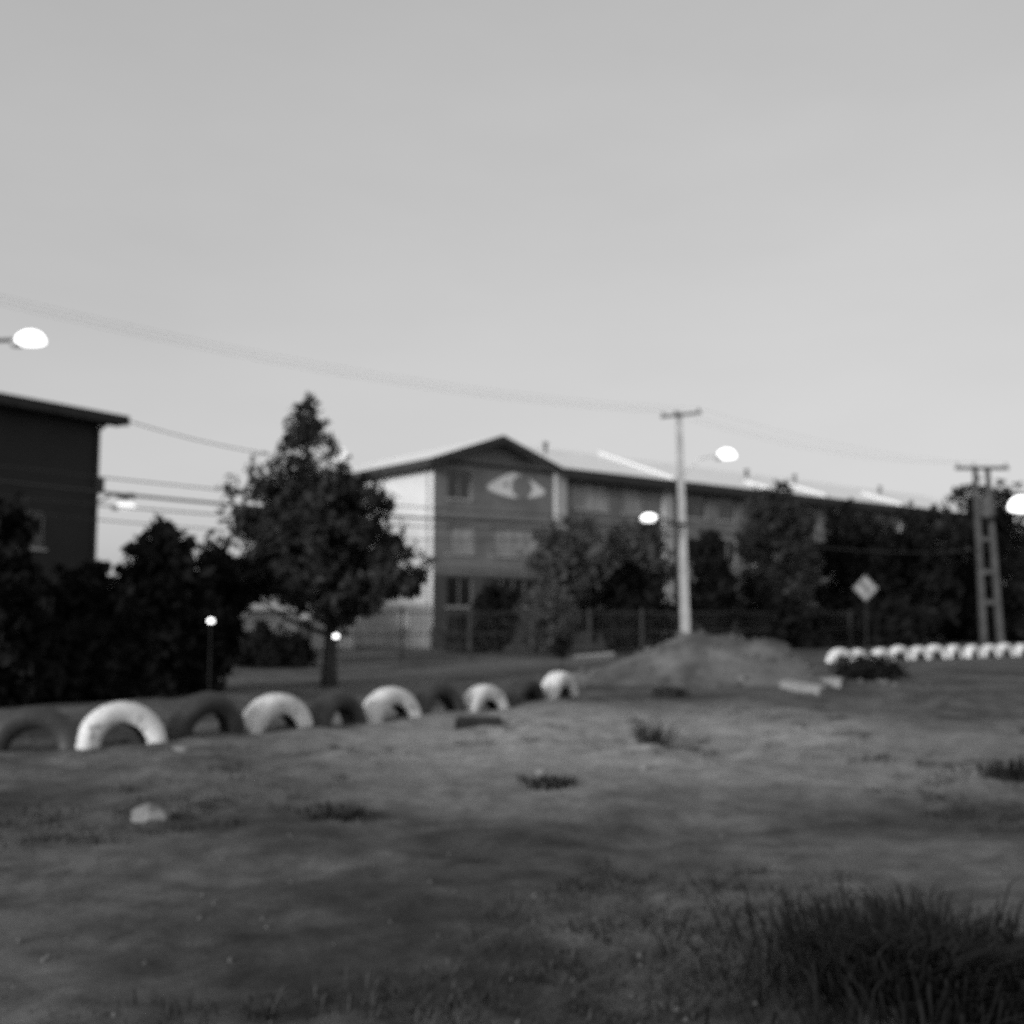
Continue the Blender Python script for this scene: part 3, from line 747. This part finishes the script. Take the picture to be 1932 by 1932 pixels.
for i, (dz, r_, sag) in enumerate(((.12, .016, .25), (0, .034, .35), (-.16, .018, .35), (-.34, .014, .5))):
    cable(lowp[i], low1 + Vector((0, 0, dz)), sag, r_, '%s of the low cables crossing before the gabled bay' % ['top', 'thickest', 'third', 'bottom'][i], 'low cables left of the tall pole')
cable(low1 + Vector((0, 0, -.02)), low2, .5, .028, 'low cable from the tall pole past the dark trees to the right', None)
cable(tip - Vector((0, 0, .1)), at(640, 868, 52.0), .3, .022, 'single cable from the left block eave to the white-ended block')

# dish at the left end of the roof
dp = at(638, 872, 51.0)
ds = thing('dish_antenna', 'pale dish antenna at the left end of the gabled roof behind the tree', 'antenna', dp)
vs = []; fs = []
for j in range(6):
    for i in range(20):
        a = 2 * math.pi * i / 20; rr = .42 * j / 5
        vs.append((rr * math.cos(a), .35 * rr * rr * -2 + .12, rr * math.sin(a) + .34))
for j in range(5):
    for i in range(20): fs.append((j * 20 + i, j * 20 + (i + 1) % 20, (j + 1) * 20 + (i + 1) % 20, (j + 1) * 20 + i))
MB().add(vs, fs).build('reflector', M['flashing'], ds, smooth=True)
MB().tube([(0, .12, -.6), (0, .12, .34)], .03, 8).build('mast', M['steel'], ds)
MB().tube([(0, .1, -.02), (0, -.38, .25)], .012, 6).build('feed_arm', M['steel'], ds)

# ------------------------------------------------------------------ diamond road sign
sp = at(1633, 1110, 35.6)
sg = thing('road_sign', 'pale diamond road sign on a post before the dark trees', 'sign', (sp.x, 35.6, gz(sp.x, 35.6)), R(4))
MB().tube([(0, .04, -.2), (0, .04, sp.z + .3)], .028, 8).build('post', M['oldwood'], sg)
hd = .43
def diamond(k, y0, y1):
    f_ = [(0, y0, sp.z - k), (k, y0, sp.z), (0, y0, sp.z + k), (-k, y0, sp.z)]
    return MB().hexa([(x, y1, z) for x, _, z in f_] + f_)
pl = diamond(hd, -.004, .008).build('plate', M['sign'], sg)
bo = MB()
for i in range(4):
    c4 = [(0, -1), (1, 0), (0, 1), (-1, 0)]; a, b = c4[i], c4[(i + 1) % 4]
    v = [(a[0] * hd * .93, sp.z + a[1] * hd * .93), (b[0] * hd * .93, sp.z + b[1] * hd * .93), (b[0] * hd * .86, sp.z + b[1] * hd * .86), (a[0] * hd * .86, sp.z + a[1] * hd * .86)]
    bo.add([(x, -.008, z) for x, z in v], [(0, 1, 2, 3)])
bo.build('border', M['steel'], pl)
sy = MB()
for v in ([(.0, -.2), (.07, -.2), (.07, .0), (.0, .0)], [(.0, .0), (.07, .0), (-.06, .14), (-.12, .09)], [(-.18, .2), (-.13, .03), (-.02, .14)], [(.1, -.06), (.2, -.06), (.15, .06)]):
    sy.add([(x, -.008, sp.z + z) for x, z in v], [tuple(range(len(v)))])
sy.build('symbol', M['steel'], pl)

# ------------------------------------------------------------------ debris
def rock(px, py, wpx, hgt, m, name, label, cat, flat=1.0, seed=0):
    p = gnd(px, py); r_ = wpx / 2070 * p.y / 2
    vs = []; fs = []; n, mm_ = 14, 8
    for j in range(mm_ + 1):
        q = math.pi * j / mm_ - math.pi / 2
        for i in range(n):
            a = 2 * math.pi * i / n; u = Vector((math.cos(q) * math.cos(a), math.cos(q) * math.sin(a), math.sin(q)))
            k = 1 + .35 * noise.noise(u * 1.6 + Vector((seed, 0, 0))) + .12 * noise.noise(u * 4 + Vector((seed, 3, 0)))
            vs.append((u.x * r_ * k, u.y * r_ * .7 * k, u.z * hgt * .62 * k))
    for j in range(mm_):
        for i in range(n): fs.append((j * n + i, j * n + (i + 1) % n, (j + 1) * n + (i + 1) % n, (j + 1) * n + i))
    o = MB().add(vs, fs).build(name, M[m], smooth=False)
    o.location = (p.x, p.y, gz(p.x, p.y) + hgt * .22); tag(o, label, cat); return o
rock(280, 1552, 70, .13, 'stone', 'stone', 'pale rounded stone lying alone at the lower left', 'stone', seed=1)
rock(1212, 1420, 66, .09, 'stone', 'stone', 'pale flat stone at the foot of the small weed', 'stone', seed=2)
rock(340, 1421, 34, .07, 'stone', 'stone', 'small pale stone before the third tyre of the near row', 'stone', seed=3)
rock(1215, 1452, 16, .05, 'stone', 'stone', 'pebble just below the pale flat stone', 'stone', seed=4)
rock(1020, 1458, 20, .05, 'stone', 'stone', 'pebble above the dark weed in the middle of the ground', 'stone', seed=5)
rock(735, 1340, 22, .07, 'stone', 'stone', 'small pale stone inside the sixth tyre of the near row', 'stone', seed=6)
def slab_thing(pts_px, th, m, name, label, cat):
    p = [gnd(*q) for q in pts_px]; c = sum(p, Vector()) / len(p)
    zb = gz(c.x, c.y) + .0
    o = MB().hexa([(q.x - c.x, q.y - c.y, -.04) for q in p] + [(q.x - c.x, q.y - c.y, th + random.uniform(0, .03)) for q in p]).build(name, M[m])
    o.location = (c.x, c.y, zb); tag(o, label, cat)
slab_thing([(1472, 1298), (1545, 1312), (1556, 1306), (1486, 1293)], .10, 'board', 'slab', 'pale slab lying at the right foot of the dirt mound', 'slab')
slab_thing([(1520, 1286), (1586, 1296), (1590, 1289), (1528, 1280)], .08, 'board', 'slab', 'pale slab lying further back beside the dark low bush', 'slab')
slab_thing([(1082, 1250), (1160, 1243), (1158, 1238), (1084, 1245)], .12, 'board', 'kerb_block', 'long pale kerb block left of the dirt mound', 'kerb block')
slab_thing([(858, 1370), (948, 1366), (944, 1359), (866, 1362)], .05, 'oldwood', 'plank', 'short dark plank lying before the eighth tyre', 'plank')

# weeds and grass
def blades(mb, cx, cy, n, r_, h, wd, lean=.5, zf=gz):
    for i in range(n):
        a = random.uniform(0, 6.283); q = r_ * abs(random.gauss(0, .42)) if r_ > .5 else r_ * math.sqrt(random.random()); x = cx + q * math.cos(a); y = cy + q * math.sin(a)
        z = zf(x, y) - .01; hh = h * random.uniform(.5, 1.15); la = random.uniform(0, 6.283) if random.random() < .4 else a
        lx, ly = math.cos(la) * lean * hh * random.uniform(.3, 1.2), math.sin(la) * lean * hh * random.uniform(.3, 1.2)
        wx, wy = -math.sin(la) * wd / 2, math.cos(la) * wd / 2
        k = len(mb.v)
        mb.v += [(x - wx, y - wy, z), (x + wx, y + wy, z), (x + lx * .45 + wx * .8, y + ly * .45 + wy * .8, z + hh * .62),
                 (x + lx * .45 - wx * .8, y + ly * .45 - wy * .8, z + hh * .62), (x + lx, y + ly, z + hh * (1 - .25 * lean))]
        mb.f += [(k, k + 1, k + 2, k + 3), (k + 3, k + 2, k + 4)]
def plant(name, label, cat, px, py, n, r_, h, wd, m, lean=.6):
    p = gnd(px, py); z0 = gz(p.x, p.y)
    o = thing(name, label, cat, (p.x, p.y, z0))
    b = MB(); blades(b, 0, 0, n, r_, h, wd, lean, lambda x, y: gz(x + p.x, y + p.y) - z0)
    b.build('leaf_tuft', M[m], o, kind='stuff')
plant('grass_clump', 'big dark spiky grass clump filling the lower right corner', 'grass clump', 1770, 1890, 2600, .95, .25, .012, 'blade_dark', 1.0)
plant('weed', 'dark low weed in the middle of the bare ground', 'weed', 1035, 1478, 260, .26, .09, .010, 'blade_dark', .9)
plant('weed', 'dark low weed left of centre, below the near tyre row', 'weed', 635, 1535, 240, .28, .08, .010, 'blade_dark', .9)
plant('weed', 'thin upright weed behind the pale flat stone', 'weed', 1232, 1402, 150, .20, .40, .010, 'blade', .9)
plant('weed', 'dark weed at the right edge of the bare ground', 'weed', 1925, 1470, 260, .34, .2, .012, 'blade_dark', .6)
plant('weed', 'sparse weed on the near slope of the dirt mound', 'weed', 1265, 1312, 260, .3, .22, .014, 'blade', .7)
tree('shrub', 'low dark lens-shaped bush before the far tyre row', 'shrub', [(1252, 1625, 1660), (1260, 1590, 1690), (1270, 1575, 1700), (1281, 1590, 1690)], gnd(1640, 1283).y, 1640, 'leaf_dark', 40, 120, .07, .12, trunk_r=.02, stems=3, nlimb=4)
tree('sapling', 'thin bare-stemmed sapling behind the near tyre row', 'sapling', [(1205, 1052, 1068), (1225, 1044, 1076), (1240, 1050, 1070)], gnd(1060, 1262).y, 1060, 'leaf', 10, 30, .06, .2, trunk_r=.018, nlimb=5)

ws = MB(); random.seed(21)
for i in range(1500):
    px = random.uniform(-150, 2080); py = 1932 - (1932 - 1300) * random.random() ** .8
    p = gnd(px, py)
    if noise.noise((p.x * .42 + 4, p.y * .42 + 2.8, .5)) < -.05: continue
    blades(ws, p.x, p.y, random.randint(8, 34), random.uniform(.06, .22), random.uniform(.03, .09), .008, .9)
ws.build('ground_weeds', M['blade'], kind='stuff')['label'] = 'short dark weeds scattered over the bare ground'
peb = MB()
for i in range(320):
    p = gnd(random.uniform(-150, 2080), 1960 - 650 * random.random() ** .7); r_ = random.uniform(.006, .02); z = gz(p.x, p.y)
    v = [Vector((math.cos(a) * r_ * random.uniform(.7, 1.2), math.sin(a) * r_ * random.uniform(.7, 1.2), 0)) for a in (0, 1.26, 2.5, 3.8, 5.0)]
    peb.add([(p.x + q.x, p.y + q.y, z - .005) for q in v] + [(p.x + q.x * .4, p.y + q.y * .4, z + r_ * .7) for q in v],
            [(i, (i + 1) % 5, 5 + (i + 1) % 5, 5 + i) for i in range(5)] + [(5, 6, 7, 8, 9)])
peb.build('gravel', M['pebble'], kind='stuff')['label'] = 'small loose stones scattered over the bare ground'
